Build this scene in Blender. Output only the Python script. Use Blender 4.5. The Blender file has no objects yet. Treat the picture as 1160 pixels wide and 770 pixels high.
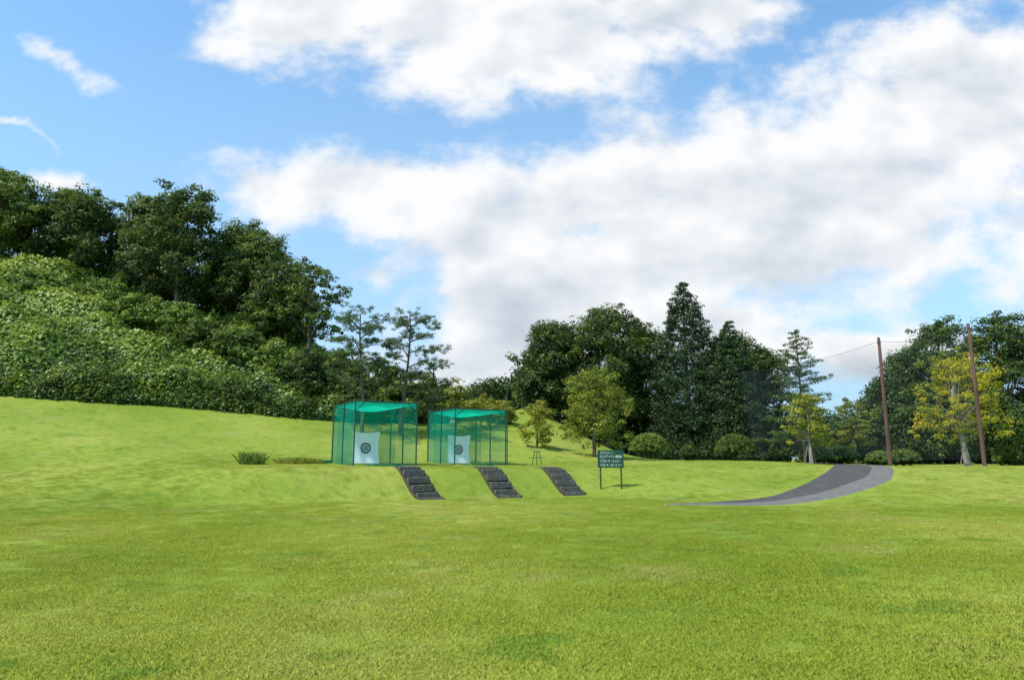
import bpy, math, random
import numpy as np
from mathutils import Vector, Matrix
random.seed(7)
R = np.random.default_rng(11)
scene = bpy.context.scene
COL = scene.collection

# ------------------------------------------------------------------ helpers
_tab = R.random((256, 256))
def vnoise(x, y, sc=1.0, seed=0):
    x = np.asarray(x, float) / sc + seed * 17.31 + 500.0
    y = np.asarray(y, float) / sc + seed * 9.77 + 500.0
    xi = np.floor(x).astype(int); yi = np.floor(y).astype(int)
    fx = x - xi; fy = y - yi
    fx = fx * fx * (3 - 2 * fx); fy = fy * fy * (3 - 2 * fy)
    g = lambda a, b: _tab[a & 255, b & 255]
    return (g(xi, yi) * (1 - fx) + g(xi + 1, yi) * fx) * (1 - fy) + (g(xi, yi + 1) * (1 - fx) + g(xi + 1, yi + 1) * fx) * fy

def sstep(a, b, x):
    t = np.clip((x - a) / (b - a), 0, 1)
    return t * t * (3 - 2 * t)

def smooth_table(xs, ys, w=3.0):
    X = np.linspace(-100, 100, 2001)
    Y = np.interp(X, xs, ys)
    k = int(w / 0.1); ker = np.hanning(2 * k + 1); ker /= ker.sum()
    Yp = np.pad(Y, k, mode='edge')
    return X, np.convolve(Yp, ker, 'valid')

TYB = smooth_table([-60, -25, -16, -10, -3, 3, 5, 8, 15, 25, 60], [14, 15, 19, 23.9, 27.3, 30.3, 29.2, 24.8, 23, 23, 23], 1.4)
TYT = smooth_table([-60, -25, -16, -10, -3, 3, 5, 8, 15, 25, 60], [46, 44, 33, 26.8, 30.3, 33.7, 35.6, 39, 40, 40, 40], 1.4)
TYK = smooth_table([-100, -80, -50, -33, -22, -14, -6, 0, 10, 20], [26, 30, 38, 45, 50, 52, 57, 66, 90, 140], 3)
TDC = smooth_table([-60, -50, -30, -22, -14], [34, 34, 26, 14, 8], 3)

def yk(x): return np.interp(x, *TYK)

def H(x, y):
    x = np.asarray(x, float); y = np.asarray(y, float)
    yb = np.interp(x, *TYB); yt = np.interp(x, *TYT)
    z = 0.05 + 1.15 * sstep(yb, yt, y)
    z = z + 0.4 * sstep(36, 60, y) * sstep(-5, 2, x) * (1 - sstep(18, 28, x))
    k = yk(x)
    yc = np.minimum(y, k)
    lin = -0.175 * np.maximum(x, -75) + 0.275 * yc - 13.65
    s = 1.5
    L = s * np.log1p(np.exp(np.clip(lin / s, -30, 30)))
    L = L * (1 - sstep(2, 14, x))
    d = np.clip(y - k, 0, None); cap = np.interp(x, *TDC)
    d = np.minimum(d, cap)
    K = 0.45 * d * (1 - sstep(-22, -7, x)) + 0.04 * d * sstep(-22, -7, x) * (1 - sstep(5, 15, x))
    z = z + L + K
    z = z + 0.018 * (vnoise(x, y, 2.6, 1) - .5) + 0.13 * (vnoise(x, y, 9, 2) - .5)
    return z
def h1(x, y): return float(H(x, y))

def link(ob, parent=None):
    COL.objects.link(ob)
    if parent is not None: ob.parent = parent
    return ob

def mesh_np(name, V, F, mats, tint=None, smooth=False, midx=None, parent=None):
    me = bpy.data.meshes.new(name)
    V = np.asarray(V, np.float32)
    if isinstance(F, np.ndarray):
        nf, k = F.shape
        me.vertices.add(len(V)); me.vertices.foreach_set('co', V.ravel())
        me.loops.add(nf * k); me.loops.foreach_set('vertex_index', F.astype(np.int32).ravel())
        me.polygons.add(nf)
        me.polygons.foreach_set('loop_start', np.arange(0, nf * k, k, dtype=np.int32))
        me.polygons.foreach_set('loop_total', np.full(nf, k, dtype=np.int32))
    else:
        me.from_pydata([tuple(map(float, v)) for v in V], [], [tuple(f) for f in F])
    for m in mats: me.materials.append(m)
    if midx is not None: me.polygons.foreach_set('material_index', np.asarray(midx, np.int32))
    if tint is not None:
        a = me.attributes.new('tint', 'FLOAT', 'POINT'); a.data.foreach_set('value', np.asarray(tint, np.float32))
    me.update(calc_edges=True)
    if smooth: me.polygons.foreach_set('use_smooth', np.ones(len(me.polygons), bool))
    me.validate()
    return link(bpy.data.objects.new(name, me), parent)

def unit(a): return a / np.maximum(np.linalg.norm(a, axis=1, keepdims=True), 1e-9)

def leaves(P, N, size, tint, asp=0.6):
    n = len(P)
    N = unit(N); r = R.normal(size=(n, 3)); T = unit(np.cross(N, r)); B = np.cross(N, T)
    s = size * (0.65 + 0.7 * R.random((n, 1)))
    t = T * s * .5; b = B * s * .5 * asp; dn = N * s * 0.14
    V = np.stack([P - t - dn, P + b + dn * .5, P + t - dn, P - b + dn * .5], 1).reshape(-1, 3)
    F = np.arange(4 * n).reshape(n, 4)
    return V, F, np.repeat(tint, 4)

def join(parts):
    Vs, Fs, Ts, o = [], [], [], 0
    for V, F, T in parts:
        Vs.append(V); Fs.append(F + o); Ts.append(T); o += len(V)
    return np.concatenate(Vs), np.concatenate(Fs), np.concatenate(Ts)

def clumps(C, rad, nleaf, size, tbase, flat=0.7, asp=.6, up=.7, spread=.30):
    m = len(C); rad = np.broadcast_to(rad, (m,))
    D = unit(R.normal(size=(m * nleaf, 3)))
    rr = (0.35 + 0.65 * R.random((m * nleaf, 1)) ** .5) * np.repeat(rad, nleaf)[:, None]
    off = D * rr; off[:, 2] *= flat
    P = np.repeat(C, nleaf, 0) + off
    N = D + np.array([0, 0, up]) + R.normal(size=D.shape) * .4
    ct = np.repeat(R.normal(size=m) * spread * .6, nleaf)
    t = np.clip(tbase + ct + R.normal(size=m * nleaf) * spread * .5 + .12 * D[:, 2], 0, 1)
    return leaves(P, N, size, t, asp)

def tube(pts, rads, seg=7):
    pts = np.asarray(pts, float); n = len(pts); V = []
    for i in range(n):
        d = pts[min(i + 1, n - 1)] - pts[max(i - 1, 0)]; d /= max(np.linalg.norm(d), 1e-9)
        a = np.array([1, 0, 0]) if abs(d[0]) < .8 else np.array([0, 1, 0])
        u = np.cross(d, a); u /= np.linalg.norm(u); w = np.cross(d, u)
        for k in range(seg):
            an = 2 * math.pi * k / seg
            V.append(pts[i] + rads[i] * (math.cos(an) * u + math.sin(an) * w))
    F = []
    for i in range(n - 1):
        for k in range(seg):
            a = i * seg + k; b = i * seg + (k + 1) % seg
            F.append((a, b, b + seg, a + seg))
    return np.array(V), np.array(F)

def tubes(lst, seg=7):
    Vs, Fs, o = [], [], 0
    for p, r in lst:
        V, F = tube(p, r, seg); Vs.append(V); Fs.append(F + o); o += len(V)
    return np.concatenate(Vs), np.concatenate(Fs)

def box_vf(c, sx, sy, sz, rot=0.0):
    cx, cy, cz = c; ca, sa = math.cos(rot), math.sin(rot); V = []
    for k in (-.5, .5):
        for (i, j) in ((-.5, -.5), (.5, -.5), (.5, .5), (-.5, .5)):
            x, y = i * sx, j * sy
            V.append((cx + x * ca - y * sa, cy + x * sa + y * ca, cz + k * sz))
    F = [(0, 3, 2, 1), (4, 5, 6, 7), (0, 1, 5, 4), (1, 2, 6, 5), (2, 3, 7, 6), (3, 0, 4, 7)]
    return V, F

def boxes(name, lst, mat, parent=None, bevel=0.0):
    V, F = [], []
    for b in lst:
        v, f = box_vf(*b); o = len(V); V += v; F += [tuple(i + o for i in q) for q in f]
    ob = mesh_np(name, np.array(V), F, [mat], parent=parent)
    if bevel:
        m = ob.modifiers.new('bevel', 'BEVEL'); m.width = bevel; m.segments = 2
    return ob

# ------------------------------------------------------------------ materials
def newmat(name):
    m = bpy.data.materials.new(name); m.use_nodes = True
    nt = m.node_tree; nt.nodes.clear()
    out = nt.nodes.new('ShaderNodeOutputMaterial')
    return m, nt, out
def nd(nt, t, **kw):
    n = nt.nodes.new(t)
    for k, v in kw.items(): setattr(n, k, v)
    return n
def ramp(nt, fac, stops):
    r = nd(nt, 'ShaderNodeValToRGB'); e = r.color_ramp.elements
    while len(e) > 1: e.remove(e[-1])
    e[0].position = stops[0][0]; e[0].color = (*stops[0][1], 1)
    for p, c in stops[1:]:
        q = e.new(p); q.color = (*c, 1)
    nt.links.new(fac, r.inputs[0]); return r.outputs[0]

def up_normal(nt, k):
    """soft shading normal : real normal blended with straight up (how a thick sward shades)"""
    g = nd(nt, 'ShaderNodeNewGeometry')
    s = nd(nt, 'ShaderNodeVectorMath', operation='SCALE'); s.inputs[3].default_value = 1 - k
    nt.links.new(g.outputs['Normal'], s.inputs[0])
    a = nd(nt, 'ShaderNodeVectorMath', operation='ADD'); a.inputs[1].default_value = (0, 0, k)
    nt.links.new(s.outputs[0], a.inputs[0])
    n = nd(nt, 'ShaderNodeVectorMath', operation='NORMALIZE'); nt.links.new(a.outputs[0], n.inputs[0])
    return n.outputs[0]

def leaf_mat(name, stops, transl=.3, gain=1.0):
    m, nt, out = newmat(name)
    stops = [(p, tuple(min(.9, v * gain) for v in c)) for p, c in stops]
    at = nd(nt, 'ShaderNodeAttribute', attribute_name='tint')
    c = ramp(nt, at.outputs['Fac'], stops)
    p = nd(nt, 'ShaderNodeBsdfPrincipled'); p.inputs['Roughness'].default_value = .5
    p.inputs['Specular IOR Level'].default_value = .35
    nt.links.new(c, p.inputs['Base Color'])
    hs = nd(nt, 'ShaderNodeHueSaturation'); hs.inputs['Value'].default_value = 1.5; hs.inputs['Hue'].default_value = .482
    nt.links.new(c, hs.inputs['Color'])
    t = nd(nt, 'ShaderNodeBsdfTranslucent'); nt.links.new(hs.outputs[0], t.inputs['Color'])
    mx = nd(nt, 'ShaderNodeMixShader'); mx.inputs[0].default_value = transl
    nt.links.new(p.outputs[0], mx.inputs[1]); nt.links.new(t.outputs[0], mx.inputs[2])
    nt.links.new(mx.outputs[0], out.inputs[0]); return m

def noise_mat(name, c1, c2, scale=6, rough=.85, bump=.3, stretch=None, metal=0, spec=.3):
    m, nt, out = newmat(name)
    tc = nd(nt, 'ShaderNodeNewGeometry'); mp = nd(nt, 'ShaderNodeMapping')
    if stretch: mp.inputs['Scale'].default_value = stretch
    nt.links.new(tc.outputs['Position'], mp.inputs[0])
    n = nd(nt, 'ShaderNodeTexNoise'); n.inputs['Scale'].default_value = scale; n.inputs['Detail'].default_value = 5
    nt.links.new(mp.outputs[0], n.inputs['Vector'])
    c = ramp(nt, n.outputs[0], [(.3, c1), (.7, c2)])
    p = nd(nt, 'ShaderNodeBsdfPrincipled'); p.inputs['Roughness'].default_value = rough
    p.inputs['Metallic'].default_value = metal; p.inputs['Specular IOR Level'].default_value = spec
    nt.links.new(c, p.inputs['Base Color'])
    if bump:
        b = nd(nt, 'ShaderNodeBump'); b.inputs['Strength'].default_value = bump; b.inputs['Distance'].default_value = .03
        nt.links.new(n.outputs[0], b.inputs['Height']); nt.links.new(b.outputs[0], p.inputs['Normal'])
    nt.links.new(p.outputs[0], out.inputs[0]); return m

def lawn_color(nt):
    g = nd(nt, 'ShaderNodeNewGeometry')
    def nz(scale, detail=4, off=0, rough=.5):
        mp = nd(nt, 'ShaderNodeMapping'); mp.inputs['Location'].default_value = (off, off * .7, 0)
        nt.links.new(g.outputs['Position'], mp.inputs[0])
        n = nd(nt, 'ShaderNodeTexNoise', noise_dimensions='2D'); n.inputs['Scale'].default_value = scale; n.inputs['Detail'].default_value = detail
        n.inputs['Roughness'].default_value = rough
        nt.links.new(mp.outputs[0], n.inputs['Vector']); return n.outputs[0]
    base = ramp(nt, nz(.12, 5), [(.3, (.205, .272, .030)), (.5, (.262, .322, .042)), (.72, (.33, .36, .065))])
    med = ramp(nt, nz(1.6, 7, 9, .72), [(.25, (.76, .83, .72)), (.5, (1, 1, 1)), (.8, (1.17, 1.09, 1.17))])
    m1 = nd(nt, 'ShaderNodeMix', data_type='RGBA', blend_type='MULTIPLY'); m1.inputs[0].default_value = .65
    nt.links.new(base, m1.inputs[6]); nt.links.new(med, m1.inputs[7])
    cl = ramp(nt, nz(.6, 6, 31, .68), [(.59, (0, 0, 0)), (.67, (.65, .65, .65))])
    m2 = nd(nt, 'ShaderNodeMix', data_type='RGBA'); nt.links.new(cl, m2.inputs[0])
    nt.links.new(m1.outputs[2], m2.inputs[6]); m2.inputs[7].default_value = (.135, .235, .030, 1)
    dr = ramp(nt, nz(.35, 6, 77, .66), [(.56, (0, 0, 0)), (.76, (.5, .5, .5))])
    m3 = nd(nt, 'ShaderNodeMix', data_type='RGBA'); nt.links.new(dr, m3.inputs[0])
    nt.links.new(m2.outputs[2], m3.inputs[6]); m3.inputs[7].default_value = (.38, .34, .12, 1)
    return m3.outputs[2], nz

def make_lawn_mat():
    m, nt, out = newmat('lawn')
    c, nz = lawn_color(nt)
    fine = nz(30, 5, 3, .7)
    f = ramp(nt, fine, [(.3, (.56, .63, .52)), (.7, (1.05, 1.04, 1.06))])
    mm = nd(nt, 'ShaderNodeMix', data_type='RGBA', blend_type='MULTIPLY'); mm.inputs[0].default_value = .85
    nt.links.new(c, mm.inputs[6]); nt.links.new(f, mm.inputs[7])
    p = nd(nt, 'ShaderNodeBsdfPrincipled'); p.inputs['Roughness'].default_value = .9; p.inputs['Specular IOR Level'].default_value = .1
    nt.links.new(mm.outputs[2], p.inputs['Base Color'])
    b = nd(nt, 'ShaderNodeBump'); b.inputs['Strength'].default_value = .5; b.inputs['Distance'].default_value = .03
    nt.links.new(fine, b.inputs['Height']); nt.links.new(b.outputs[0], p.inputs['Normal'])
    nt.links.new(p.outputs[0], out.inputs[0]); return m
def make_blade_mat():
    m, nt, out = newmat('grass_blade')
    c, nz = lawn_color(nt)
    oi = nd(nt, 'ShaderNodeAttribute', attribute_name='tint')
    v = ramp(nt, oi.outputs['Fac'], [(0, (.85, .95, .7)), (.7, (1.3, 1.27, 1.2)), (1, (1.8, 1.6, 2.1))])
    mm = nd(nt, 'ShaderNodeMix', data_type='RGBA', blend_type='MULTIPLY'); mm.inputs[0].default_value = 1
    nt.links.new(c, mm.inputs[6]); nt.links.new(v, mm.inputs[7])
    un = up_normal(nt, .8)
    d = nd(nt, 'ShaderNodeBsdfDiffuse'); nt.links.new(un, d.inputs['Normal'])
    t = nd(nt, 'ShaderNodeBsdfTranslucent')
    nt.links.new(mm.outputs[2], d.inputs['Color']); nt.links.new(mm.outputs[2], t.inputs['Color'])
    mx = nd(nt, 'ShaderNodeMixShader'); mx.inputs[0].default_value = .2
    nt.links.new(d.outputs[0], mx.inputs[1]); nt.links.new(t.outputs[0], mx.inputs[2])
    nt.links.new(mx.outputs[0], out.inputs[0]); return m

M_lawn = make_lawn_mat(); M_blade = make_blade_mat()
M_dark = leaf_mat('leaf_dark', [(0, (.010, .024, .006)), (.5, (.038, .070, .012)), (1, (.120, .162, .024))], .3, 1.3)
M_mid = leaf_mat('leaf_mid', [(0, (.020, .040, .008)), (.5, (.064, .110, .016)), (1, (.17, .215, .03))], .3, 1.35)
M_kudzu = leaf_mat('leaf_kudzu', [(0, (.024, .052, .009)), (.5, (.105, .175, .022)), (1, (.24, .30, .045))], .25, 1.25)
M_conif = leaf_mat('leaf_conifer', [(0, (.007, .020, .006)), (.5, (.022, .047, .011)), (1, (.060, .092, .020))], .12, 1.3)
M_pine = leaf_mat('leaf_pine', [(0, (.016, .036, .010)), (.5, (.044, .080, .018)), (1, (.11, .150, .030))], .25, 1.3)
M_yel = leaf_mat('leaf_yellow', [(0, (.14, .17, .014)), (.5, (.34, .33, .02)), (1, (.55, .43, .03))], .4, 1.15)
M_yg = leaf_mat('leaf_yellowgreen', [(0, (.065, .10, .012)), (.5, (.17, .21, .022)), (1, (.34, .31, .03))], .35, 1.15)
M_bark = noise_mat('bark', (.055, .042, .034), (.15, .115, .09), 5, .95, .6, (1, 1, .25))
M_bark2 = noise_mat('bark_pale', (.16, .14, .115), (.30, .27, .23), 5, .95, .4, (1, 1, .3))
M_pole = noise_mat('pole_wood', (.07, .035, .026), (.13, .07, .048), 8, .8, .3, (1, 1, .1))
M_asph = noise_mat('asphalt', (.052, .047, .043), (.088, .08, .072), 3, .9, .3)
M_asph2 = noise_mat('worn_asphalt', (.115, .105, .092), (.17, .158, .138), 3, .9, .3)
M_steel = noise_mat('painted_steel', (.012, .05, .04), (.02, .075, .055), 10, .5, 0)
M_wood = noise_mat('sleeper_wood', (.085, .07, .052), (.20, .175, .14), 9, .95, .5)
M_wood2 = noise_mat('stringer_wood', (.035, .026, .018), (.09, .07, .045), 9, .95, .5)
M_soil = noise_mat('soil', (.026, .019, .011), (.065, .048, .026), 8, 1, .5)
M_cloth = noise_mat('target_cloth', (.74, .74, .74), (.82, .82, .81), 3, .85, .15)
M_black = noise_mat('black_print', (.015, .018, .02), (.03, .032, .034), 5, .8, 0)
M_sign = noise_mat('sign_green', (.008, .05, .03), (.012, .065, .038), 4, .6, 0)
M_letter = noise_mat('sign_lettering', (.70, .72, .70), (.76, .78, .74), 4, .7, 0)
M_signp = noise_mat('sign_post', (.05, .03, .02), (.09, .05, .035), 6, .8, .2)
M_mat = noise_mat('turf_mat', (.0, .12, .07), (.01, .2, .11), 12, .9, .3)
M_cable = noise_mat('cable', (.05, .05, .05), (.08, .08, .08), 4, .6, 0)

def net_mat(name, col, dens):
    m, nt, out = newmat(name)
    g = nd(nt, 'ShaderNodeNewGeometry')
    n = nd(nt, 'ShaderNodeTexNoise'); n.inputs['Scale'].default_value = 1.6; n.inputs['Detail'].default_value = 4
    nt.links.new(g.outputs['Position'], n.inputs['Vector'])
    mr = nd(nt, 'ShaderNodeMapRange'); mr.inputs[1].default_value = .3; mr.inputs[2].default_value = .7
    mr.inputs[3].default_value = dens * .7; mr.inputs[4].default_value = min(1, dens * 1.3)
    nt.links.new(n.outputs[0], mr.inputs[0])
    tr = nd(nt, 'ShaderNodeBsdfTransparent')
    d = nd(nt, 'ShaderNodeBsdfDiffuse'); d.inputs[0].default_value = (*col, 1)
    t = nd(nt, 'ShaderNodeBsdfTranslucent'); t.inputs[0].default_value = (*col, 1)
    a = nd(nt, 'ShaderNodeMixShader'); a.inputs[0].default_value = .45
    nt.links.new(d.outputs[0], a.inputs[1]); nt.links.new(t.outputs[0], a.inputs[2])
    b = nd(nt, 'ShaderNodeMixShader'); nt.links.new(mr.outputs[0], b.inputs[0])
    nt.links.new(tr.outputs[0], b.inputs[1]); nt.links.new(a.outputs[0], b.inputs[2])
    nt.links.new(b.outputs[0], out.inputs[0]); return m
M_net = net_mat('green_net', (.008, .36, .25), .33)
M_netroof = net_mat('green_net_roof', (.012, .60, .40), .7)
M_netgrey = net_mat('range_net', (.10, .12, .13), .12)

# ------------------------------------------------------------------ ground
def axis(fine0, fine1, step, lo, hi):
    a = list(np.arange(fine0, fine1 + 1e-6, step)); s = step; v = fine1
    while v < hi: s *= 1.25; v += s; a.append(v)
    s = step; v = fine0; b = []
    while v > lo: s *= 1.25; v -= s; b.append(v)
    return np.array(b[::-1] + a)
gx = axis(-46, 38, .3, -900, 900); gy = axis(2, 62, .3, -300, 1200)
GX, GY = np.meshgrid(gx, gy)
V = np.stack([GX, GY, H(GX, GY)], -1).reshape(-1, 3)
nx, ny = len(gx), len(gy)
I = np.arange(nx * ny).reshape(ny, nx)
F = np.stack([I[:-1, :-1], I[:-1, 1:], I[1:, 1:], I[1:, :-1]], -1).reshape(-1, 4)
mesh_np('ground', V, F, [M_lawn], smooth=True)

def strip(name, L, Rr, mat, lift, nseg=90, nw=8):
    L = np.array(L, float); Rr = np.array(Rr, float)
    tt = np.linspace(0, 1, len(L)); t = np.linspace(0, 1, nseg)
    def ev(A):
        o = np.stack([np.interp(t, tt, A[:, k]) for k in (0, 1)], -1)
        k = np.hanning(15); k /= k.sum()
        for c in (0, 1):
            o[:, c] = np.convolve(np.pad(o[:, c], 7, mode='reflect', reflect_type='odd'), k, 'valid')
        return o
    a, b = ev(L), ev(Rr)
    w = np.linspace(0, 1, nw)[None, :, None]
    P = a[:, None] * (1 - w) + b[:, None] * w
    P = P.copy()
    P[:, 0] += 0.18 * (vnoise(t, t * 0, .02, 4)[:, None] - .5)
    P[:, -1] += 0.18 * (vnoise(t, t * 0, .02, 8)[:, None] - .5)
    z = H(P[..., 0], P[..., 1]) + lift
    if name == 'path': z[:, 0] -= lift + .01
    V = np.concatenate([P, z[..., None]], -1).reshape(-1, 3)
    I = np.arange(nseg * nw).reshape(nseg, nw)
    F = np.stack([I[:-1, :-1], I[:-1, 1:], I[1:, 1:], I[1:, :-1]], -1).reshape(-1, 4)
    return mesh_np(name, V, F, [mat], smooth=True)
near = [(5.4, 24.6), (9.2, 24.6), (13.2, 27.6), (17.2, 31.6), (19.9, 36.0), (22.2, 41), (24.7, 52)]
mid = [(5.8, 25.0), (9.5, 25.9), (13.0, 28.8), (16.8, 33.0), (19.3, 37.2), (21.5, 42.0), (24.0, 53)]
far = [(6.1, 25.3), (10.0, 27.2), (12.8, 30.6), (15.6, 34.6), (18.0, 38.8), (20.3, 43.5), (22.6, 54)]
strip('path', near, mid, M_asph2, .030)
strip('asphalt_path', mid, far, M_asph, .034)

def on_path(x, y):
    n = np.array(near); f = np.array(far)
    r = np.zeros(np.shape(x), bool)
    for t in np.linspace(0, 1, 60):
        a = np.array([np.interp(t, np.linspace(0, 1, len(n)), n[:, k]) for k in (0, 1)])
        b = np.array([np.interp(t, np.linspace(0, 1, len(f)), f[:, k]) for k in (0, 1)])
        c = (a + b) / 2; w = np.linalg.norm(b - a) / 2 + .02
        r |= (x - c[0]) ** 2 + (y - c[1]) ** 2 < w * w
    return r

# ------------------------------------------------------------------ grass (one instanced scatter)
def tuft_mesh(name, nb, rad, hmin, hmax, wid, mat, lean=.5):
    a = R.random(nb) * 2 * math.pi; r = rad * np.sqrt(R.random(nb))
    base = np.stack([r * np.cos(a), r * np.sin(a), np.full(nb, -.01)], -1)
    th = R.random(nb) * 2 * math.pi; hh = hmin + (hmax - hmin) * R.random(nb)
    side = np.stack([np.cos(th), np.sin(th), th * 0], -1) * wid * .5
    ln = R.normal(size=(nb, 2)) * lean
    tip = base + np.stack([ln[:, 0] * hh, ln[:, 1] * hh, hh], -1)
    mid_ = base * .5 + tip * .5; mid_[:, 2] += hh * .12
    V = np.stack([base - side, base + side, mid_ + side * .8, tip, mid_ - side * .8], 1).reshape(-1, 3)
    F = np.arange(5 * nb).reshape(nb, 5)
    return V, F, np.repeat(R.random(nb), 5)
n = 44000
Y = 3.2 + (58 - 3.2) * R.random(n) ** 1.12
X = (R.random(n) * 2 - 1) * (.80 * Y + 1.0)
k = ~on_path(X, Y) & (Y < yk(X) + .5) & (R.random(n) < 1 - .7 * sstep(20, 58, Y))
STAIRS = [(-3.05, 27.0, -4.75, 29.9), (-.05, 28.7, -1.45, 31.8), (2.75, 30.4, 1.55, 33.4)]
def stair_frame(s):
    b = np.array(s[:2]); t = np.array(s[2:]); d = t - b; L = np.linalg.norm(d); d /= L
    return b, t, d, L, np.array([d[1], -d[0]])
for s in STAIRS:
    b, t, d, L, w = stair_frame(s)
    rx = (X - b[0]) * d[0] + (Y - b[1]) * d[1]; ry = (X - b[0]) * w[0] + (Y - b[1]) * w[1]
    k &= ~((rx > -.3) & (rx < L + .1) & (abs(ry) < .60))
X, Y = X[k], Y[k]
gm = bpy.data.meshes.new('grass'); gm.vertices.add(len(X))
gm.vertices.foreach_set('co', np.stack([X, Y, H(X, Y)], -1).astype(np.float32).ravel())
e = .2
nxv = -(H(X + e, Y) - H(X - e, Y)) / (2 * e); nyv = -(H(X, Y + e) - H(X, Y - e)) / (2 * e)
rot = np.stack([np.arctan(-nyv), np.arctan(nxv), R.random(len(X)) * 6.283], -1)
at = gm.attributes.new('rot', 'FLOAT_VECTOR', 'POINT'); at.data.foreach_set('vector', rot.astype(np.float32).ravel())
clump = .8 + .5 * vnoise(X, Y, 1.1, 51)
at = gm.attributes.new('scl', 'FLOAT', 'POINT'); at.data.foreach_set('value', ((.72 + .5 * R.random(len(X))) * clump * (1 - .25 * sstep(12, 45, Y))).astype(np.float32))
gob = link(bpy.data.objects.new('grass', gm))
Vt, Ft, Tt = tuft_mesh('tuft', 130, .22, .014, .038, .0055, M_blade, .7)
tuft = mesh_np('tuft', Vt, Ft, [M_blade], tint=Tt, parent=gob)
tuft.location = (0.3, 6.0, h1(.3, 6.0))
ng = bpy.data.node_groups.new('grass_scatter', 'GeometryNodeTree')
ng.interface.new_socket('Geometry', in_out='INPUT', socket_type='NodeSocketGeometry')
ng.interface.new_socket('Geometry', in_out='OUTPUT', socket_type='NodeSocketGeometry')
gi = ng.nodes.new('NodeGroupInput'); go = ng.nodes.new('NodeGroupOutput')
iop = ng.nodes.new('GeometryNodeInstanceOnPoints'); oi = ng.nodes.new('GeometryNodeObjectInfo')
oi.inputs['Object'].default_value = tuft; oi.inputs['As Instance'].default_value = True; oi.transform_space = 'ORIGINAL'
ar = ng.nodes.new('GeometryNodeInputNamedAttribute'); ar.data_type = 'FLOAT_VECTOR'; ar.inputs[0].default_value = 'rot'
asn = ng.nodes.new('GeometryNodeInputNamedAttribute'); asn.data_type = 'FLOAT'; asn.inputs[0].default_value = 'scl'
ng.links.new(gi.outputs[0], iop.inputs['Points']); ng.links.new(oi.outputs['Geometry'], iop.inputs['Instance'])
ng.links.new(ar.outputs[0], iop.inputs['Rotation']); ng.links.new(asn.outputs[0], iop.inputs['Scale'])
ng.links.new(iop.outputs[0], go.inputs[0])
md = gob.modifiers.new('scatter', 'NODES'); md.node_group = ng

# ------------------------------------------------------------------ trees
def blob_pts(c, r, m, inner=.55, zmin=-.75):
    D = unit(R.normal(size=(m * 2, 3))); D = D[D[:, 2] > zmin][:m]
    q = inner + (1 - inner) * R.random((len(D), 1)) ** .6
    return np.array(c) + D * q * np.array(r)

def broadleaf(name, x, y, top, width, mat, leaf=.24, nl=26000, low=.18, bark=None, lobes=11, depth=None, clr=.85, flat=.6, tb=.5):
    z0 = h1(x, y); hh = top - z0; depth = depth or width
    W = width / 2; Dp = depth / 2
    cz0 = z0 + hh * low; ch = top - cz0
    C = []; lobe_c = []
    for i in range(lobes):
        f = (i + .5) / lobes
        zz = cz0 + ch * (.10 + .76 * f)
        prof = math.sin(math.pi * min(1, (f * .80 + .20))) ** .6
        a = i * 2.399 + R.random() * .6
        rr = .68 * prof * (0.75 + .5 * R.random())
        if i == lobes - 1: rr = .15
        c = (x + math.cos(a) * rr * W, y + math.sin(a) * rr * Dp, zz)
        lr = (.36 + .16 * R.random()) * min(W, ch * .62)
        lobe_c.append(c)
        rz = min(lr * .72, top - zz)
        C.append((c, (lr, lr * Dp / W, max(rz, lr * .4))))
    m_each = max(8, int(nl / 42 / lobes))
    P = np.concatenate([blob_pts(c, r, m_each) for c, r in C])
    P += R.normal(size=P.shape) * .24
    cr = clr * (.5 + .8 * R.random(len(P)))
    V, F, T = clumps(P, cr, 42, leaf, tb, flat)
    tr = []
    lean = R.normal(size=2) * .02 * hh
    pts = [(x, y, z0 - .2), (x + lean[0] * .3, y + lean[1] * .3, z0 + hh * .25), (x + lean[0], y + lean[1], z0 + hh * .55), (x, y, z0 + hh * .85)]
    r0 = max(.05, hh * .019)
    tr.append((pts, [r0 * 1.25, r0, r0 * .7, r0 * .2]))
    for c in lobe_c:
        f = .15 + .5 * R.random()
        s = np.array(pts[1]) * (1 - f) + np.array(pts[2]) * f
        e_ = np.array(c); mm = s * .5 + e_ * .5 + np.array([0, 0, -.05 * hh * R.random()])
        tr.append(([s, mm, e_], [r0 * .45, r0 * .28, r0 * .08]))
    tv, tf = tubes(tr)
    ob = mesh_np(name, tv, tf, [bark or M_bark], smooth=True)
    mesh_np('foliage', V, F, [mat], tint=T, parent=ob)
    return ob

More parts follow.
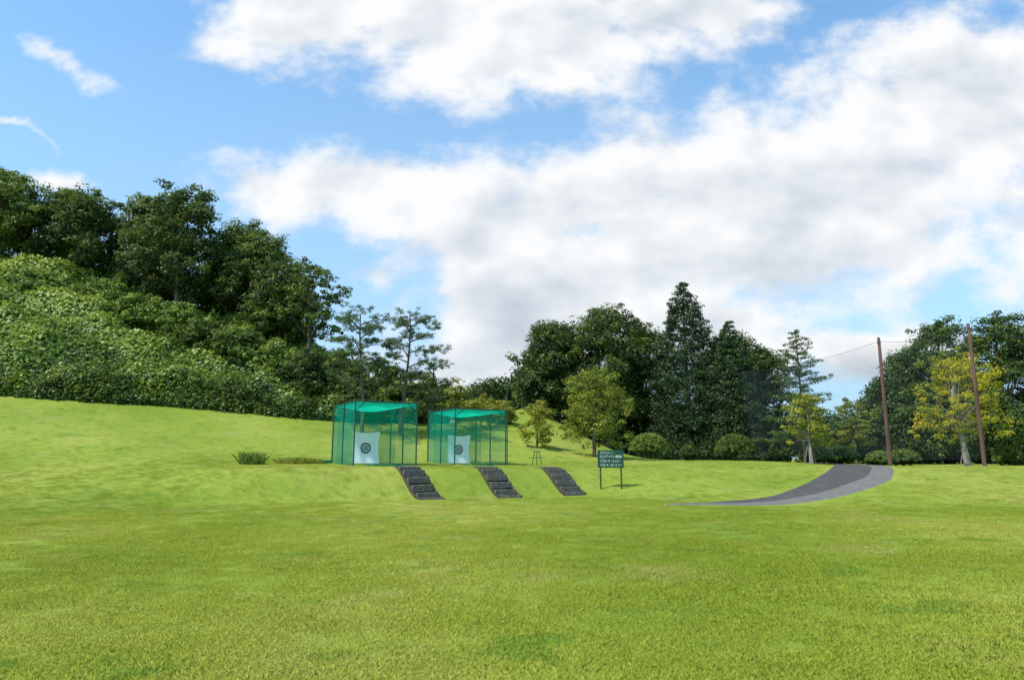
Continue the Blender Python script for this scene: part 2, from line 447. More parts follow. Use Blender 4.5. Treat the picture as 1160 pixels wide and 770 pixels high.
def conifer(name, x, y, top, width, mat, nl=26000, leaf=.2, dens=1.0, low=.03, droop=.35, power=.8, tb=.45):
    z0 = h1(x, y); hh = top - z0; W = width / 2
    n = int(nl / 34)
    t = 1 - (1 - R.random(n)) ** .66
    t = np.clip(low + (1 - low) * t, 0, .985)
    a = R.random(n) * 6.283
    R_ = W * (1 - t) ** power * (.62 + .7 * vnoise(a * 2, t * 16, 1, 5))
    rr = R_ * (.30 + .70 * R.random(n) ** .5)
    P = np.stack([x + np.cos(a) * rr, y + np.sin(a) * rr, z0 + hh * t - droop * rr * .5 + .15], -1)
    cr = (.28 + .5 * (1 - t)) * (.6 + .6 * R.random(n)) * (width / 5) ** .3 * dens
    V, F, T = clumps(P, cr, 34, leaf, tb, .45, .42, .4)
    tr = [([(x, y, z0 - .2), (x, y, z0 + hh * .5), (x, y, top - .1)], [hh * .018, hh * .011, .02])]
    for i in range(40):
        tt = R.random() * .9 + .03; an = R.random() * 6.283
        q = W * (1 - tt) ** power * .9; zb = z0 + hh * tt
        tr.append(([(x, y, zb + .1), (x + math.cos(an) * q, y + math.sin(an) * q, zb - droop * q * .5)], [.05, .015]))
    tv, tf = tubes(tr, 6)
    ob = mesh_np(name, tv, tf, [M_bark], smooth=True)
    mesh_np('foliage', V, F, [mat], tint=T, parent=ob)
    return ob

def open_conifer(name, x, y, top, width, mat, nbr=64, low=.15, leaf=.17, power=.6):
    z0 = h1(x, y); hh = top - z0; W = width / 2
    tr = [([(x, y, z0 - .2), (x + .05, y, z0 + hh * .5), (x, y, top)], [.14, .09, .015])]
    C, Rr = [], []
    for i in range(nbr):
        t = low + (1 - low) * (i + R.random() * .8) / nbr; a = i * 2.399 + R.random() * .5
        ln = W * (1 - t) ** power * (.55 + .6 * R.random()) + .15
        s = np.array([x, y, z0 + hh * t]); e_ = s + np.array([math.cos(a) * ln, math.sin(a) * ln, ln * (R.random() * .4 - .12)])
        tr.append(([s, (s + e_) / 2 + np.array([0, 0, -.05]), e_], [.035, .022, .008]))
        k = max(2, int(ln / .24))
        for q in np.linspace(.25, 1.03, k):
            C.append(s + (e_ - s) * q + R.normal(size=3) * .07); Rr.append(.18 + .2 * math.sin(q * 2.6) * min(1, ln))
    C.append(np.array([x, y, top - .1])); Rr.append(.14)
    V, F, T = clumps(np.array(C), np.array(Rr), 32, leaf, .5, .5, .35, .6)
    tv, tf = tubes(tr, 6)
    ob = mesh_np(name, tv, tf, [M_bark], smooth=True)
    mesh_np('foliage', V, F, [mat], tint=T, parent=ob)

def pine(name, x, y, top, width, lean, nl=13000, seed=0, low=.42, nb=15):
    z0 = h1(x, y); hh = top - z0; rs = np.random.default_rng(seed)
    def ax(f): return np.array([x + lean * math.sin(f * 2.4) * f, y + .3 * math.sin(f * 5), z0 + hh * f])
    tr = [([ax(f) for f in np.linspace(-.02, .97, 9)], list(np.linspace(.16, .04, 9)))]
    C, RR = [], []
    for i in range(nb):
        f = low + (.95 - low) * (i / (nb - 1)); an = i * 2.4 + rs.random() * .8
        ln = width / 2 * (1.0 - .42 * ((f - low) / (1 - low)) ** 1.3) * (.55 + .55 * rs.random())
        s = ax(f - .04); e_ = s + np.array([math.cos(an) * ln, math.sin(an) * ln, .12 * ln + .2])
        m_ = (s + e_) / 2 + np.array([0, 0, .15]); tr.append(([s, m_, e_], [.06, .04, .02]))
        for q in (.55, 1.0):
            C.append(s + (e_ - s) * q + rs.normal(size=3) * .22 + np.array([0, 0, .15])); RR.append(.36 + .36 * rs.random())
    C.append(ax(1.0)); RR.append(.65)
    Ps = []
    for c, r in zip(C, RR):
        Ps.append(blob_pts(c, (r * 1.8, r * 1.8, r * .5), 14, .15, -1))
    Ps = np.concatenate(Ps)
    V, F, T = clumps(Ps, .24, max(6, int(nl / len(Ps))), .15, .5, .6, .3, .6)
    tv, tf = tubes(tr)
    ob = mesh_np(name, tv, tf, [M_bark], smooth=True)
    mesh_np('foliage', V, F, [M_pine], tint=T, parent=ob)
    return ob

def bush(name, x, y, w, hgt, mat, leaf=.10, n=9000, tb=.5):
    z0 = h1(x, y); m = n // 20
    D = unit(R.normal(size=(m, 3))); D[:, 2] = np.abs(D[:, 2]) * 1.0 - .25
    bump = .93 + .12 * R.random((m, 1))
    P = np.array([x, y, z0 + hgt * .42]) + D * bump * np.array([w / 2 - .08, w / 2 - .08, hgt * .58 - .05])
    P = P[P[:, 2] > z0]
    V, F, T = clumps(P, .17, 20, leaf, tb, .8)
    tr = []
    for i in range(9):
        a = i * .7; tr.append(([(x, y, z0 - .1), (x + math.cos(a) * w * .3, y + math.sin(a) * w * .3, z0 + hgt * .6)], [.04, .012]))
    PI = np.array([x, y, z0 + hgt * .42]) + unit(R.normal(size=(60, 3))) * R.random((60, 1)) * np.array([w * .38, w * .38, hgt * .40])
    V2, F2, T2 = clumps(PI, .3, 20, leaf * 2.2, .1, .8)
    V, F, T = join([(V, F, T), (V2, F2, T2)])
    tv, tf = tubes(tr, 5)
    ob = mesh_np(name, tv, tf, [M_bark], smooth=True)
    mesh_np('foliage', V, F, [mat], tint=T, parent=ob)

# left forest on the hill
LF = [(-54, 69, 32.0, 9), (-49.5, 72, 31.5, 8), (-45, 69, 30.0, 8), (-40.5, 74, 31.5, 8), (-36.8, 68, 28.6, 7), (-32.6, 65, 29.2, 8.5), (-28.5, 70, 27.0, 7),
      (-25.2, 66, 24.4, 7.5), (-21.8, 63, 20.9, 6.0), (-60, 74, 35, 10), (-31, 78, 27, 9), (-26.0, 74, 22, 6)]
for i, (x, y, t, w) in enumerate(LF):
    broadleaf('broadleaf_tree', x, y, t, w, M_dark if i % 3 else M_mid, leaf=.27, nl=23000, low=.1, lobes=14, tb=.46 + .16 * R.random(), clr=.72)
broadleaf('broadleaf_tree', -18.2, 60.5, 19.8, 5.8, M_mid, leaf=.22, nl=9000, low=.30, lobes=13, clr=.52, tb=.40)
for (x, y, w, hg) in [(-34, 60.5, 6, 3.4), (-30, 60, 5.5, 3.6), (-26.5, 58.5, 5, 3.2), (-23, 57.5, 4.5, 3.6), (-44, 62, 5, 2.8), (-20, 56.5, 4.5, 3.6), (-50, 60, 4, 2.4), (-39, 64, 5, 3.0), (-17, 56.5, 4.5, 3.0)]:
    broadleaf('shrub', x, y, h1(x, y) + hg, w, M_mid if R.random() < .5 else M_kudzu, leaf=.24, nl=8000, low=.05, lobes=9, clr=.55)
for (x, y, w, t, m) in [(-14.5, 57, 5, 10.8, M_mid), (-11, 60, 5.5, 10.2, M_mid), (-7.5, 60, 5, 8.8, M_mid), (-16.5, 55, 4.5, 10.6, M_dark), (-9, 57, 4.0, 7.8, M_mid), (-5, 62, 5, 7.0, M_yg), (-2.2, 64, 4.5, 6.2, M_yg), (-12.4, 54, 3, 6.8, M_dark)]:
    t = max(t, h1(x, y) + 1.3)
    broadleaf('shrub', x, y, t, w, m, leaf=.22, nl=9000, low=.02, lobes=8, clr=.5)
pine('pine_tree', -10.9, 50, 12.6, 6.0, -.5, 15000, 3)
pine('pine_tree', -8.3, 51, 12.7, 6.0, .8, 15000, 5, .38)
pine('pine_tree', -6.4, 53, 9.0, 4.0, .4, 6500, 9, .3, 9)

broadleaf('young_tree', -4.6, 56, 8.0, 2.2, M_yg, leaf=.16, nl=3000, low=.25, lobes=7, clr=.4)
broadleaf('young_tree', -2.6, 58, 6.8, 2.6, M_yg, leaf=.16, nl=3200, low=.2, lobes=7, clr=.4)
broadleaf('young_tree', -.8, 60, 6.2, 2.6, M_yg, leaf=.16, nl=3000, low=.2, lobes=7, clr=.4)
broadleaf('young_tree', 1.8, 50, 5.9, 2.4, M_yg, leaf=.15, nl=4200, low=.10, lobes=7, clr=.38, tb=.6)
broadleaf('young_tree', 5.7, 48, 8.3, 4.5, M_yg, leaf=.15, nl=13000, low=.08, lobes=12, clr=.42, tb=.42)
# main grove
broadleaf('broadleaf_tree', 4.6, 68, 15.8, 8.2, M_dark, leaf=.25, nl=30000, low=.07, lobes=15, tb=.54)
broadleaf('broadleaf_tree', 9.4, 67, 17.8, 9.4, M_dark, leaf=.25, nl=36000, low=.07, lobes=17, tb=.50)
broadleaf('broadleaf_tree', 13.5, 71, 17.2, 7.5, M_dark, leaf=.25, nl=24000, low=.1, lobes=13, tb=.44)
broadleaf('broadleaf_tree', 2.4, 72, 10.0, 4.5, M_mid, leaf=.25, nl=10000, low=.1, lobes=9, tb=.45)
conifer('cedar_tree', 16.2, 63, 18.2, 8.6, M_conif, nl=62000, power=.56, leaf=.2, tb=.45)
conifer('cedar_tree', 19.4, 60, 13.8, 5.6, M_conif, nl=38000, power=.54, leaf=.2, tb=.52)
broadleaf('broadleaf_tree', 21.8, 68, 15.2, 7.8, M_dark, leaf=.25, nl=28000, low=.06, lobes=14, tb=.4)
broadleaf('broadleaf_tree', 25.6, 70, 14.0, 6.8, M_dark, leaf=.25, nl=24000, low=.06, lobes=13, tb=.4)
# right side
open_conifer('fir_tree', 22.4, 53, 11.7, 6.6, M_pine)
broadleaf('young_tree', 19.4, 45, 6.1, 2.5, M_yg, leaf=.14, nl=4600, low=.22, lobes=9, clr=.34, tb=.6, bark=M_bark2)
broadleaf('young_tree', 29.8, 60, 7.2, 3.4, M_yg, leaf=.17, nl=4500, low=.2, lobes=8, clr=.42, tb=.4)
broadleaf('young_tree', 28.0, 63, 5.0, 3.2, M_mid, leaf=.2, nl=4500, low=.05, lobes=7, clr=.45)
broadleaf('yellow_leaved_tree', 30.2, 46, 9.3, 5.6, M_yel, leaf=.15, nl=10500, low=.14, lobes=16, clr=.4, tb=.45, bark=M_bark2)
for (x, y, t, w) in [(41.5, 70, 14.0, 8), (45.5, 72, 17.6, 9), (50.5, 70, 17.8, 9.5), (56, 72, 17, 9), (38.2, 70, 10.5, 6), (36.6, 62, 6.6, 5), (43, 62, 7.8, 6), (48, 60, 8.0, 6)]:
    broadleaf('broadleaf_tree', x, y, t, w, M_dark, leaf=.26, nl=int(2600 * w), low=.05, lobes=14, tb=.5)
broadleaf('shrub', 34.4, 46.5, 4.7, 2.8, M_mid, leaf=.16, nl=7000, low=.02, lobes=7, clr=.4)
bush('round_bush', 10.8, 54.5, 3.1, 2.3, M_mid, tb=.75)
bush('round_bush', 17.6, 54.5, 3.1, 2.4, M_mid, tb=.42)
bush('round_bush', 21.6, 54.5, 2.6, 2.2, M_mid, tb=.25)
bush('small_bush', 14.1, 55, 1.6, 1.4, M_mid, tb=.15, n=4000)
for (x, y, w, hg) in [(24.6, 56, 2.6, 1.6), (27, 57, 3.0, 1.8), (29.2, 55, 2.2, 1.3), (31.6, 56, 2.6, 1.5), (36.5, 50, 3, 1.2)]:
    bush('low_shrub', x, y, w, hg, M_mid, tb=.6, n=5000, leaf=.13)

def treeline(name, x0, x1, y, hlo, hhi, mat, n, leaf):
    X = x0 + (x1 - x0) * R.random(n); Yd = y + (R.random(n) - .5) * 12
    top = hlo + (hhi - hlo) * (.6 * vnoise(X, X * 0, 9, 3) + .4 * vnoise(X, X * 0, 3.2, 4))
    Z = H(X, Yd) + top * R.random(n) ** .6
    P = np.stack([X, Yd, Z], -1)
    V, F, T = clumps(P, 1.3, 16, leaf, .4, .8)
    mesh_np(name, V, F, [mat], tint=T)
treeline('distant_trees', -8, 110, 100, 4.5, 8.5, M_dark, 5600, .55)
treeline('hedge_undergrowth', 1, 27, 72, 1.8, 4.5, M_conif, 2600, .35)
treeline('hedge_undergrowth', 33, 62, 76, 3, 6, M_dark, 1800, .4)

# kudzu slope : one mass of leaves
n = 240000
X = -62 + 54 * R.random(n); d = 34 * R.random(n) ** 1.35
fall = 1 - sstep(-17, -9, X)
Y = yk(X) + d
k = (X / Y > -.95) & (R.random(n) < .25 + .75 * fall)
X, Y, d = X[k], Y[k], d[k]
def kud(X, Y):
    a = vnoise(X, Y, 2.6, 11); b = vnoise(X, Y, 1.15, 12); c = vnoise(X, Y, 5.5, 13)
    return 1.7 * a * a + .85 * b + 1.0 * c
kk = kud(X, Y)
mound = kk * sstep(0, 1.6, d + .45)
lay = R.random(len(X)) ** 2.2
Z = H(X, Y) + .1 + mound * (1 - lay * .5) + .16 * R.normal(size=len(X))
e = .3
gxn = (kud(X + e, Y) - kud(X - e, Y)) / (2 * e); gyn = (kud(X, Y + e) - kud(X, Y - e)) / (2 * e) + .5 * np.exp(-d)
N = np.stack([-gxn, -gyn - .3, np.ones(len(X))], -1) + R.normal(size=(len(X), 3)) * .48
tnt = np.clip(.52 + .55 * (vnoise(X, Y, 2.0, 21) - .5) + .7 * (vnoise(X, Y, 7, 22) - .5) + .18 * R.normal(size=len(X)) - .45 * lay + .24 * (kk - kk.mean()), 0, 1)  # hollow shade painted into the leaf tint: low mounds and deeper leaves darker
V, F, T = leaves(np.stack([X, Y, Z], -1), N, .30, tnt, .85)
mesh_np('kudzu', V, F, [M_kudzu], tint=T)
n = 3600
X = -62 + 52 * R.random(n); dd = R.random(n) * 1.8
Y = yk(X) + dd + 1.2 * (vnoise(X, X * 0, 2.4, 41) - .5)
P = np.stack([X, Y, H(X, Y) + (.1 + 2.0 * R.random(n) * (.2 + 1.3 * vnoise(X, Y, 2.1, 31))) * sstep(-.4, .9, dd)], -1)
V, F, T = clumps(P, .42, 16, .2, .42, .8)
mesh_np('undergrowth', V, F, [M_mid], tint=T)

def plant(name, x, y, nb, rad, h0, h1_, wid, mat, lean):
    V, F, T = tuft_mesh(name, nb, rad, h0, h1_, wid, mat, lean)
    V = V + np.array([x, y, h1(x, y)]); mesh_np(name, V, F, [mat], tint=T)
plant('long_grass_clump', -11.7, 31.2, 900, .55, .25, .65, .018, M_kudzu, .45)
plant('weeds', -10.3, 32.6, 700, .8, .12, .36, .02, M_yg, .8)
plant('weeds', -9.6, 33.0, 500, .5, .1, .32, .02, M_yg, .8)

# ------------------------------------------------------------------ golf practice cages
TH = math.radians(30); cx_, sx_ = math.cos(TH), math.sin(TH)
def cage(x0, y0, W, D, Ht, mast=False):
    zb = h1(x0 + W * .3, y0 + D * .4) - .02
    def P(a, b, z): return np.array([x0 + a * cx_ - b * sx_, y0 + a * sx_ + b * cx_, zb + z])
    root = bpy.data.objects.new('golf_practice_cage', None); link(root)
    r = .028; tr = []
    def seg(p, q, rad=r): tr.append(([p, q], [rad, rad]))
    for a, b in ((0, 0), (W, 0), (0, D), (W, D), (0, D / 2), (W, D / 2)):
        seg(P(a, b, -.2), P(a, b, Ht), .034)
    z = Ht
    seg(P(0, 0, z), P(W, 0, z)); seg(P(0, D, z), P(W, D, z)); seg(P(0, 0, z), P(0, D, z)); seg(P(W, 0, z), P(W, D, z)); seg(P(0, D / 2, z), P(W, D / 2, z))
    z = .05
    seg(P(0, D, z), P(W, D, z), .02); seg(P(0, 0, z), P(0, D, z), .02); seg(P(W, 0, z), P(W, D, z), .02)
    for a, s in ((0, 1), (W, -1)):
        seg(P(a, 0, Ht - .45), P(a + s * .45, 0, Ht - .02), .018)
    if mast: seg(P(W + .06, -.06, -.1), P(W + .06, -.06, Ht + 1.5), .03)
    V, F = tubes(tr, 8); mesh_np('frame', V, F, [M_steel], smooth=True, parent=root)
    def sheet(name, f, mat, nu=18, nv=18):
        V = np.array([f(i / nu, j / nv) for i in range(nu + 1) for j in range(nv + 1)])
        I = np.arange((nu + 1) * (nv + 1)).reshape(nu + 1, nv + 1)
        F = np.stack([I[:-1, :-1], I[:-1, 1:], I[1:, 1:], I[1:, :-1]], -1).reshape(-1, 4)
        return mesh_np(name, V, F, [mat], smooth=True, parent=root)
    wob = lambda u, v, s: .05 * math.sin(u * 9 + s) * math.sin(v * 3.14) + .03 * math.sin(u * 23 + v * 4 + s)
    sheet('net_left', lambda u, v: P(.04 + wob(u, v, 0), D * u, .04 + (Ht - .06) * v), M_net)
    sheet('net_right', lambda u, v: P(W - .04 + wob(u, v, 2), D * u, .04 + (Ht - .06) * v), M_net)
    sheet('net_back', lambda u, v: P(W * u, D - .05 + wob(u, v, 4), .04 + (Ht - .06) * v), M_net)
    sheet('net_inner_curtain', lambda u, v: P(W * u, D - .7 + 2.2 * wob(u, v, 5), .04 + (Ht - .10) * v), M_net)
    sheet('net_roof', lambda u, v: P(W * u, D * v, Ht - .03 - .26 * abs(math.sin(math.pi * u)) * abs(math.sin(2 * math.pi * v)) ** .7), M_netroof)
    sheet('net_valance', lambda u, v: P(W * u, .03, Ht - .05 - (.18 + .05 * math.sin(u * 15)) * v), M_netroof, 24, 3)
    b0 = D - 1.4; c0 = W * .42; cw = .68; t1, t0 = 1.62, .10
    def Q(u, v, off=0):
        wdt = cw * (1 - .07 * math.sin(math.pi * v)); zt = t1 - .07 * math.sin(math.pi * u); zz = t0 + (zt - t0) * v
        return P(c0 + (u * 2 - 1) * wdt, b0 + .10 * math.sin(v * 3.1) + .025 * math.sin(u * 14 + v * 3) - off, zz)
    sheet('target_cloth', lambda u, v: Q(u, v), M_cloth, 24, 24)
    def ring(name, r0, r1, mat, off):
        V, F = [], []; n = 36
        for i in range(n):
            a = 2 * math.pi * i / n
            for rr in (r0, r1): V.append(Q(.5 + rr * math.cos(a) / (2 * cw), .5 + rr * math.sin(a) / (t1 - t0), off))
        for i in range(n):
            j = (i + 1) % n; F.append((2 * i, 2 * i + 1, 2 * j + 1, 2 * j))
        mesh_np(name, np.array(V), F, [mat], parent=root)
    ring('ring_outer', .20, .27, M_black, .012); ring('ring_middle', .10, .15, M_black, .012); ring('bullseye', .0005, .055, M_black, .012)
    tr2 = [([Q(0, 1) + np.array([0, 0, .0]), P(c0 - cw - .3, b0, Ht - .1)], [.008, .008]), ([Q(1, 1), P(c0 + cw + .3, b0, Ht - .1)], [.008, .008])]
    V, F = tubes(tr2, 5); mesh_np('cords', V, F, [M_cable], parent=root)
    c = P(W / 2, .2, .04)
    boxes('tee_mat', [((c[0], c[1], c[2]), 1.5, 1.5, .06, TH)], M_mat, root, .01)
cage(-7.1, 31, 3.0, 3.5, 2.9)
cage(-2.94, 35.5, 3.0, 3.5, 2.9, True)
c = (-9.6, 33.6); boxes('turf_mat', [((c[0], c[1], h1(*c) + .09), 1.4, 1.0, .12, TH)], M_mat, None, .02)

# ------------------------------------------------------------------ stairs (sunk into the bank)
for s in STAIRS:
    b, t, d, L, w = stair_frame(s); rot = math.atan2(w[1], w[0])
    ns = 7; sl, so = [], []
    def gz(p): return max(h1(*(p + w * k)) for k in (-.45, 0, .45))
    zp = -9; zz = []
    for i in range(ns):
        p = b + d * (L * (i + .08) / ns); q = b + d * (L * (i + .95) / ns)
        z = max((gz(p) + gz(q)) / 2 + .02, gz(q) + .004, zp + .03); zp = z; zz.append(z)
        sl.append(((p[0], p[1], z - .11), .94, .10, .26, rot))
        m_ = b + d * (L * (i + .58) / ns)
        so.append(((m_[0], m_[1], z - .155), .90, L / ns * .98, .28, rot))
    root = bpy.data.objects.new('sleeper_stairs', None); link(root)
    boxes('risers', sl, M_wood, root, .015); boxes('treads', so, M_soil, root)
    Vs, Fs = [], []
    for sd in (-1, 1):
        o = len(Vs)
        for i in range(ns + 1):
            c = b + d * (L * i / ns) + w * sd * .50; z = (zz[min(i, ns - 1)] + zz[max(i - 1, 0)]) / 2
            for ww, dz in ((-.025, -.25), (.025, -.25), (.025, .0), (-.025, .0)):
                Vs.append((c[0] + w[0] * ww, c[1] + w[1] * ww, z + dz))
        for i in range(ns):
            a = o + 4 * i
            for k in range(4): Fs.append((a + k, a + (k + 1) % 4, a + 4 + (k + 1) % 4, a + 4 + k))
        Fs += [(o, o + 3, o + 2, o + 1), tuple(o + 4 * ns + k for k in range(4))]
    mesh_np('stringers', np.array(Vs), Fs, [M_wood2], parent=root)

# ------------------------------------------------------------------ sign
def info_sign(x, y, yaw):
    z = h1(x, y)
    root = bpy.data.objects.new('information_sign', None); root.location = (x, y, z); root.rotation_euler = (0, 0, yaw); link(root)
    boxes('posts', [((-.46, 0, .75), .07, .07, 1.7, 0), ((.46, 0, .75), .07, .07, 1.7, 0)], M_signp, root, .006)
    boxes('board', [((0, -.055, 1.33), 1.16, .04, .78, 0)], M_sign, root, .01)
    lines = [("ドライバー・", -.48, 1.55, .14, .58), ("ロングアイアン 練習場", -.48, 1.38, .14, .96), ("アプローチ・バンカー", -.48, 1.18, .14, .90), ("アプローチ・パターコーナー", -.48, 1.00, .14, .96)]
    for s, lx, lz, sz, mw in lines:
        cu = bpy.data.curves.new('lettering', 'FONT'); cu.body = s; cu.size = sz; cu.extrude = .001
        cu.materials.append(M_letter); o = bpy.data.objects.new('lettering', cu); link(o, root)
        o.location = (lx, -.079, lz); o.rotation_euler = (math.pi / 2, 0, 0)
        bpy.context.view_layer.update()
        wd = o.dimensions.x
        if wd > mw: o.scale = (mw / wd, 1, 1)
info_sign(4.45, 31.3, math.radians(-6))

# ------------------------------------------------------------------ poles and ball-stop nets
def pole(x, y, top, r=.11):
    z0 = h1(x, y); hh = top - z0
    V, F = tubes([([(x, y, z0 - .3), (x, y, z0 + hh * .5), (x, y, top), (x, y, top + .05)], [r * 1.15, r, r * .8, r * .3])], 12)
    ob = mesh_np('net_pole', V, F, [M_pole], smooth=True)
    V, F = tubes([([(x, y, top - .35), (x, y, top - .28)], [r * 1.0, r * 1.0]), ([(x, y, top * .5), (x, y, top * .5 + .06)], [r * 1.12, r * 1.12])], 12)
    mesh_np('band', V, F, [M_cable], parent=ob)
pole(22.9, 42, 9.1); pole(28.6, 42, 10.0)
pole(-.7, 75, 8.5, .08)
def cable(pts_pairs):
    lst = []
    for (a, b, sag) in pts_pairs:
        a = np.array(a, float); b = np.array(b, float)
        P = [a + (b - a) * t - np.array([0, 0, sag * 4 * t * (1 - t)]) for t in np.linspace(0, 1, 12)]
        lst.append((P, [.012] * 12))
    V, F = tubes(lst, 5); mesh_np('overhead_cable', V, F, [M_cable])
cable([((22.9, 42, 8.9), (28.6, 42, 9.6), .3), ((28.6, 42, 9.6), (37, 45, 9.8), .3), ((22.9, 42, 8.9), (19, 62, 9.5), .6), ((22.9, 42, 5), (28.6, 42, 5.2), .2)])
def net_panel(p0, p1, zb0, zb1, zt0, zt1, sag):
    nu, nv = 18, 8; V = []
    for i in range(nu + 1):
        u = i / nu
        for j in range(nv + 1):
            v = j / nv; zt = zt0 + (zt1 - zt0) * u - sag * math.sin(math.pi * u); zb = zb0 + (zb1 - zb0) * u
            V.append((p0[0] + (p1[0] - p0[0]) * u, p0[1] + (p1[1] - p0[1]) * u + .06 * math.sin(u * 20), zb + (zt - zb) * v))
    I = np.arange((nu + 1) * (nv + 1)).reshape(nu + 1, nv + 1)
    mesh_np('ball_stop_net', np.array(V), np.stack([I[:-1, :-1], I[:-1, 1:], I[1:, 1:], I[1:, :-1]], -1).reshape(-1, 4), [M_netgrey], smooth=True)
net_panel((22.9, 42.15), (28.6, 42.15), 1.6, 1.6, 8.8, 9.5, .3)
net_panel((22.85, 42.2), (19, 62), 1.8, 1.8, 8.8, 9.4, .6)

def club_stand(x, y):
    z = h1(x, y)
    tr = [([(x - .28, y, z - .05), (x - .12, y, z + .75)], [.02, .02]), ([(x + .28, y, z - .05), (x + .12, y, z + .75)], [.02, .02]),
          ([(x, y + .35, z - .05), (x, y, z + .75)], [.02, .02]), ([(x - .45, y, z + .42), (x + .45, y, z + .42)], [.018, .018]), ([(x - .2, y, z + .75), (x + .2, y, z + .75)], [.022, .022])]
    V, F = tubes(tr, 7); mesh_np('club_stand', V, F, [M_steel], smooth=True)
club_stand(1.35, 37.5)
for (x, y) in [(30.2, 46), (19.4, 45)]:
    z = h1(x, y); tr = []
    for a in (0.4, 2.5, 4.6):
        tr.append(([(x + math.cos(a) * .45, y + math.sin(a) * .45, z - .1), (x + math.cos(a) * .08, y + math.sin(a) * .08, z + 1.35)], [.03, .025]))
    V, F = tubes(tr, 7); mesh_np('tree_stakes', V, F, [M_bark2], smooth=True)

# ------------------------------------------------------------------ sun + sky
EL, AZ = math.radians(54), math.radians(238)
S = Vector((math.sin(AZ) * math.cos(EL), math.cos(AZ) * math.cos(EL), math.sin(EL)))
sl = bpy.data.lights.new('sun', 'SUN'); sl.energy = 5.0; sl.angle = math.radians(.5); sl.color = (1, .95, .86)
so = bpy.data.objects.new('sun', sl); link(so); so.rotation_euler = S.to_track_quat('Z', 'Y').to_euler(); so.location = S * 100

w = bpy.data.worlds.new('World'); scene.world = w; w.use_nodes = True
nt = w.node_tree; nt.nodes.clear()
wo = nd(nt, 'ShaderNodeOutputWorld'); bg = nd(nt, 'ShaderNodeBackground'); bg.inputs[1].default_value = .12
nt.links.new(bg.outputs[0], wo.inputs[0])
sky = nd(nt, 'ShaderNodeTexSky', sky_type='NISHITA'); sky.sun_disc = False; sky.sun_elevation = EL; sky.sun_rotation = AZ
sky.air_density = 1.0; sky.dust_density = .6; sky.ozone_density = 2.0

BL = [  # a, e, ra, re, rot, strength
 (.40, .375, .50, .19, 9, 1.1), (.73, .55, .35, .175, 13, 1.1), (.137, .41, .28, .110, 12, 1.05), (-.22, .400, .27, .078, -4, 1), (-.02, .36, .20, .10, 0, 1.05),
 (-.02, .21, .14, .15, 0, 1.05), (.107, .25, .21, .14, 0, 1.1), (.535, .155, .14, .055, 0, 1), (.29, .19, .20, .10, 0, 1), (-.06, .11, .14, .08, 0, 1),
 (-.03, .69, .32, .13, -4, 1.1), (-.315, .70, .22, .090, 4, 1), (.27, .70, .23, .095, 12, 1), (-.1, .94, .7, .15, 0, 1.1),
 (-.73, .625, .22, .042, -28, .40), (-.78, .515, .12, .022, -25, .36), (-.2, .288, .12, .065, 0, .58), (-.69, .415, .12, .05, 0, .5),
 (.90, .36, .28, .15, 0, .95)]
g = bpy.data.node_groups.new('cloud_density', 'ShaderNodeTree')
g.interface.new_socket('Vector', in_out='INPUT', socket_type='NodeSocketVector')
g.interface.new_socket('Value', in_out='OUTPUT', socket_type='NodeSocketFloat')
g.interface.new_socket('Slope', in_out='OUTPUT', socket_type='NodeSocketFloat')
gi = g.nodes.new('NodeGroupInput'); go = g.nodes.new('NodeGroupOutput')
nw_ = nd(g, 'ShaderNodeTexNoise', noise_dimensions='2D'); nw_.inputs['Scale'].default_value = 7; nw_.inputs['Detail'].default_value = 4
g.links.new(gi.outputs[0], nw_.inputs['Vector'])
vs = nd(g, 'ShaderNodeVectorMath', operation='SUBTRACT'); vs.inputs[1].default_value = (.5, .5, .5); g.links.new(nw_.outputs['Color'], vs.inputs[0])
vm = nd(g, 'ShaderNodeVectorMath', operation='MULTIPLY'); vm.inputs[1].default_value = (.13, .10, 0); g.links.new(vs.outputs[0], vm.inputs[0])
va = nd(g, 'ShaderNodeVectorMath', operation='ADD'); g.links.new(gi.outputs[0], va.inputs[0]); g.links.new(vm.outputs[0], va.inputs[1])
prev = None
for (a, e_, ra, re_, ro, st) in BL:
    mp = nd(g, 'ShaderNodeMapping', vector_type='TEXTURE'); mp.inputs['Location'].default_value = (a, e_, 0)
    mp.inputs['Rotation'].default_value = (0, 0, math.radians(ro)); mp.inputs['Scale'].default_value = (ra, re_, 1)
    g.links.new(va.outputs[0], mp.inputs[0])
    ln = nd(g, 'ShaderNodeVectorMath', operation='LENGTH'); g.links.new(mp.outputs[0], ln.inputs[0])
    sb = nd(g, 'ShaderNodeMath', operation='SUBTRACT'); sb.inputs[0].default_value = st; g.links.new(ln.outputs['Value'], sb.inputs[1])
    if prev is None: prev = sb.outputs[0]
    else:
        mx = nd(g, 'ShaderNodeMath', operation='SMOOTH_MAX'); mx.inputs[2].default_value = .15
        g.links.new(prev, mx.inputs[0]); g.links.new(sb.outputs[0], mx.inputs[1]); prev = mx.outputs[0]
def cn(off, det):
    n2 = nd(g, 'ShaderNodeTexNoise', noise_dimensions='2D'); n2.inputs['Scale'].default_value = 8; n2.inputs['Detail'].default_value = det; n2.inputs['Roughness'].default_value = .60 if det > 5 else .5
    mp = nd(g, 'ShaderNodeMapping'); mp.inputs['Scale'].default_value = (.8, 1.2, 1); mp.inputs['Location'].default_value = off
    g.links.new(gi.outputs[0], mp.inputs[0]); g.links.new(mp.outputs[0], n2.inputs['Vector']); return n2.outputs[0]
na = cn((0, 0, 0), 8); nb_ = cn((-.025, .05, 0), 3); nc_ = cn((0, 0, 0), 4)
m2 = nd(g, 'ShaderNodeMath', operation='MULTIPLY_ADD'); m2.inputs[1].default_value = 1.5; m2.inputs[2].default_value = -.75; g.links.new(na, m2.inputs[0])
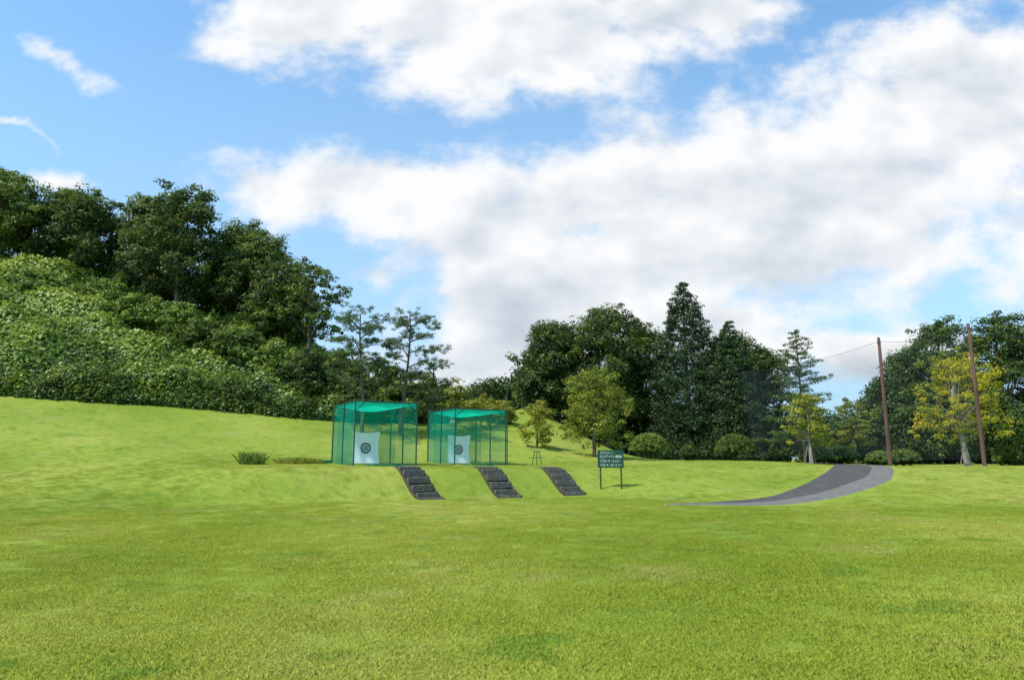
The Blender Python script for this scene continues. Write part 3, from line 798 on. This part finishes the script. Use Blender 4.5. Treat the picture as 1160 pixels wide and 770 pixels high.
cl = nd(g, 'ShaderNodeMath', operation='MINIMUM'); cl.inputs[1].default_value = .80; g.links.new(prev, cl.inputs[0])
ad = nd(g, 'ShaderNodeMath', operation='ADD'); g.links.new(cl.outputs[0], ad.inputs[0]); g.links.new(m2.outputs[0], ad.inputs[1])
g.links.new(ad.outputs[0], go.inputs[0])
sb = nd(g, 'ShaderNodeMath', operation='SUBTRACT'); g.links.new(nc_, sb.inputs[0]); g.links.new(nb_, sb.inputs[1]); g.links.new(sb.outputs[0], go.inputs[1])

tc = nd(nt, 'ShaderNodeTexCoord'); sp = nd(nt, 'ShaderNodeSeparateXYZ'); nt.links.new(tc.outputs['Generated'], sp.inputs[0])
def M(op, a, b=None, c=None):
    n = nd(nt, 'ShaderNodeMath', operation=op)
    for i, v in enumerate((a, b, c)):
        if v is None: continue
        if isinstance(v, (int, float)): n.inputs[i].default_value = v
        else: nt.links.new(v, n.inputs[i])
    return n.outputs[0]
ym = M('MAXIMUM', sp.outputs[1], .05)
A = M('DIVIDE', sp.outputs[0], ym); E = M('DIVIDE', sp.outputs[2], ym)
cb = nd(nt, 'ShaderNodeCombineXYZ'); nt.links.new(A, cb.inputs[0]); nt.links.new(E, cb.inputs[1])
q = nd(nt, 'ShaderNodeGroup'); q.node_tree = g; nt.links.new(cb.outputs[0], q.inputs[0])
D1, dif = q.outputs[0], q.outputs[1]
def mrange(v, a, b, c, d_, st='SMOOTHSTEP'):
    n = nd(nt, 'ShaderNodeMapRange', interpolation_type=st)
    nt.links.new(v, n.inputs[0])
    for i, q in enumerate((a, b, c, d_)): n.inputs[i + 1].default_value = q
    return n.outputs[0]
cover = mrange(D1, -.14, .52, 0, 1)
front = mrange(sp.outputs[1], .05, .3, 0, 1)
cover = M('MULTIPLY', cover, front)
thick = mrange(D1, .3, 1.2, 0, .48)
lowgrey = mrange(E, .15, .42, .26, 0)
sh = M('SUBTRACT', M('SUBTRACT', M('MULTIPLY_ADD', dif, 1.8, 1.0), thick), lowgrey)
shc = M('MINIMUM', M('MAXIMUM', sh, 0), 1)
ccol = ramp(nt, shc, [(0, (4.5, 5.1, 5.8)), (.45, (5.9, 6.4, 6.95)), (1, (8.1, 8.2, 8.3))])
tint = nd(nt, 'ShaderNodeMix', data_type='RGBA', blend_type='MULTIPLY'); tint.inputs[0].default_value = 1
nt.links.new(sky.outputs[0], tint.inputs[6]); tint.inputs[7].default_value = (1.6, 2.2, 2.3, 1)
hz = mrange(E, 0, .7, .9, .12, 'LINEAR')
hz = M('MULTIPLY', hz, front)
mh = nd(nt, 'ShaderNodeMix', data_type='RGBA'); nt.links.new(hz, mh.inputs[0]); nt.links.new(tint.outputs[2], mh.inputs[6]); mh.inputs[7].default_value = (3.9, 5.7, 7.6, 1)
mc = nd(nt, 'ShaderNodeMix', data_type='RGBA'); nt.links.new(cover, mc.inputs[0]); nt.links.new(mh.outputs[2], mc.inputs[6]); nt.links.new(ccol, mc.inputs[7])
nt.links.new(mc.outputs[2], bg.inputs[0])
w.cycles.sampling_method = 'MANUAL'; w.cycles.sample_map_resolution = 512

# ------------------------------------------------------------------ camera
cam = bpy.data.cameras.new('camera'); cam.lens = 24; cam.sensor_width = 36; cam.clip_end = 3000; cam.clip_start = .1
co = bpy.data.objects.new('camera', cam); link(co); co.location = (0, 0, 1.65); co.rotation_euler = (math.radians(90 + 9.9), 0, 0)
scene.camera = co
scene.view_settings.view_transform = 'Standard'; scene.view_settings.look = 'None'; scene.view_settings.exposure = 0
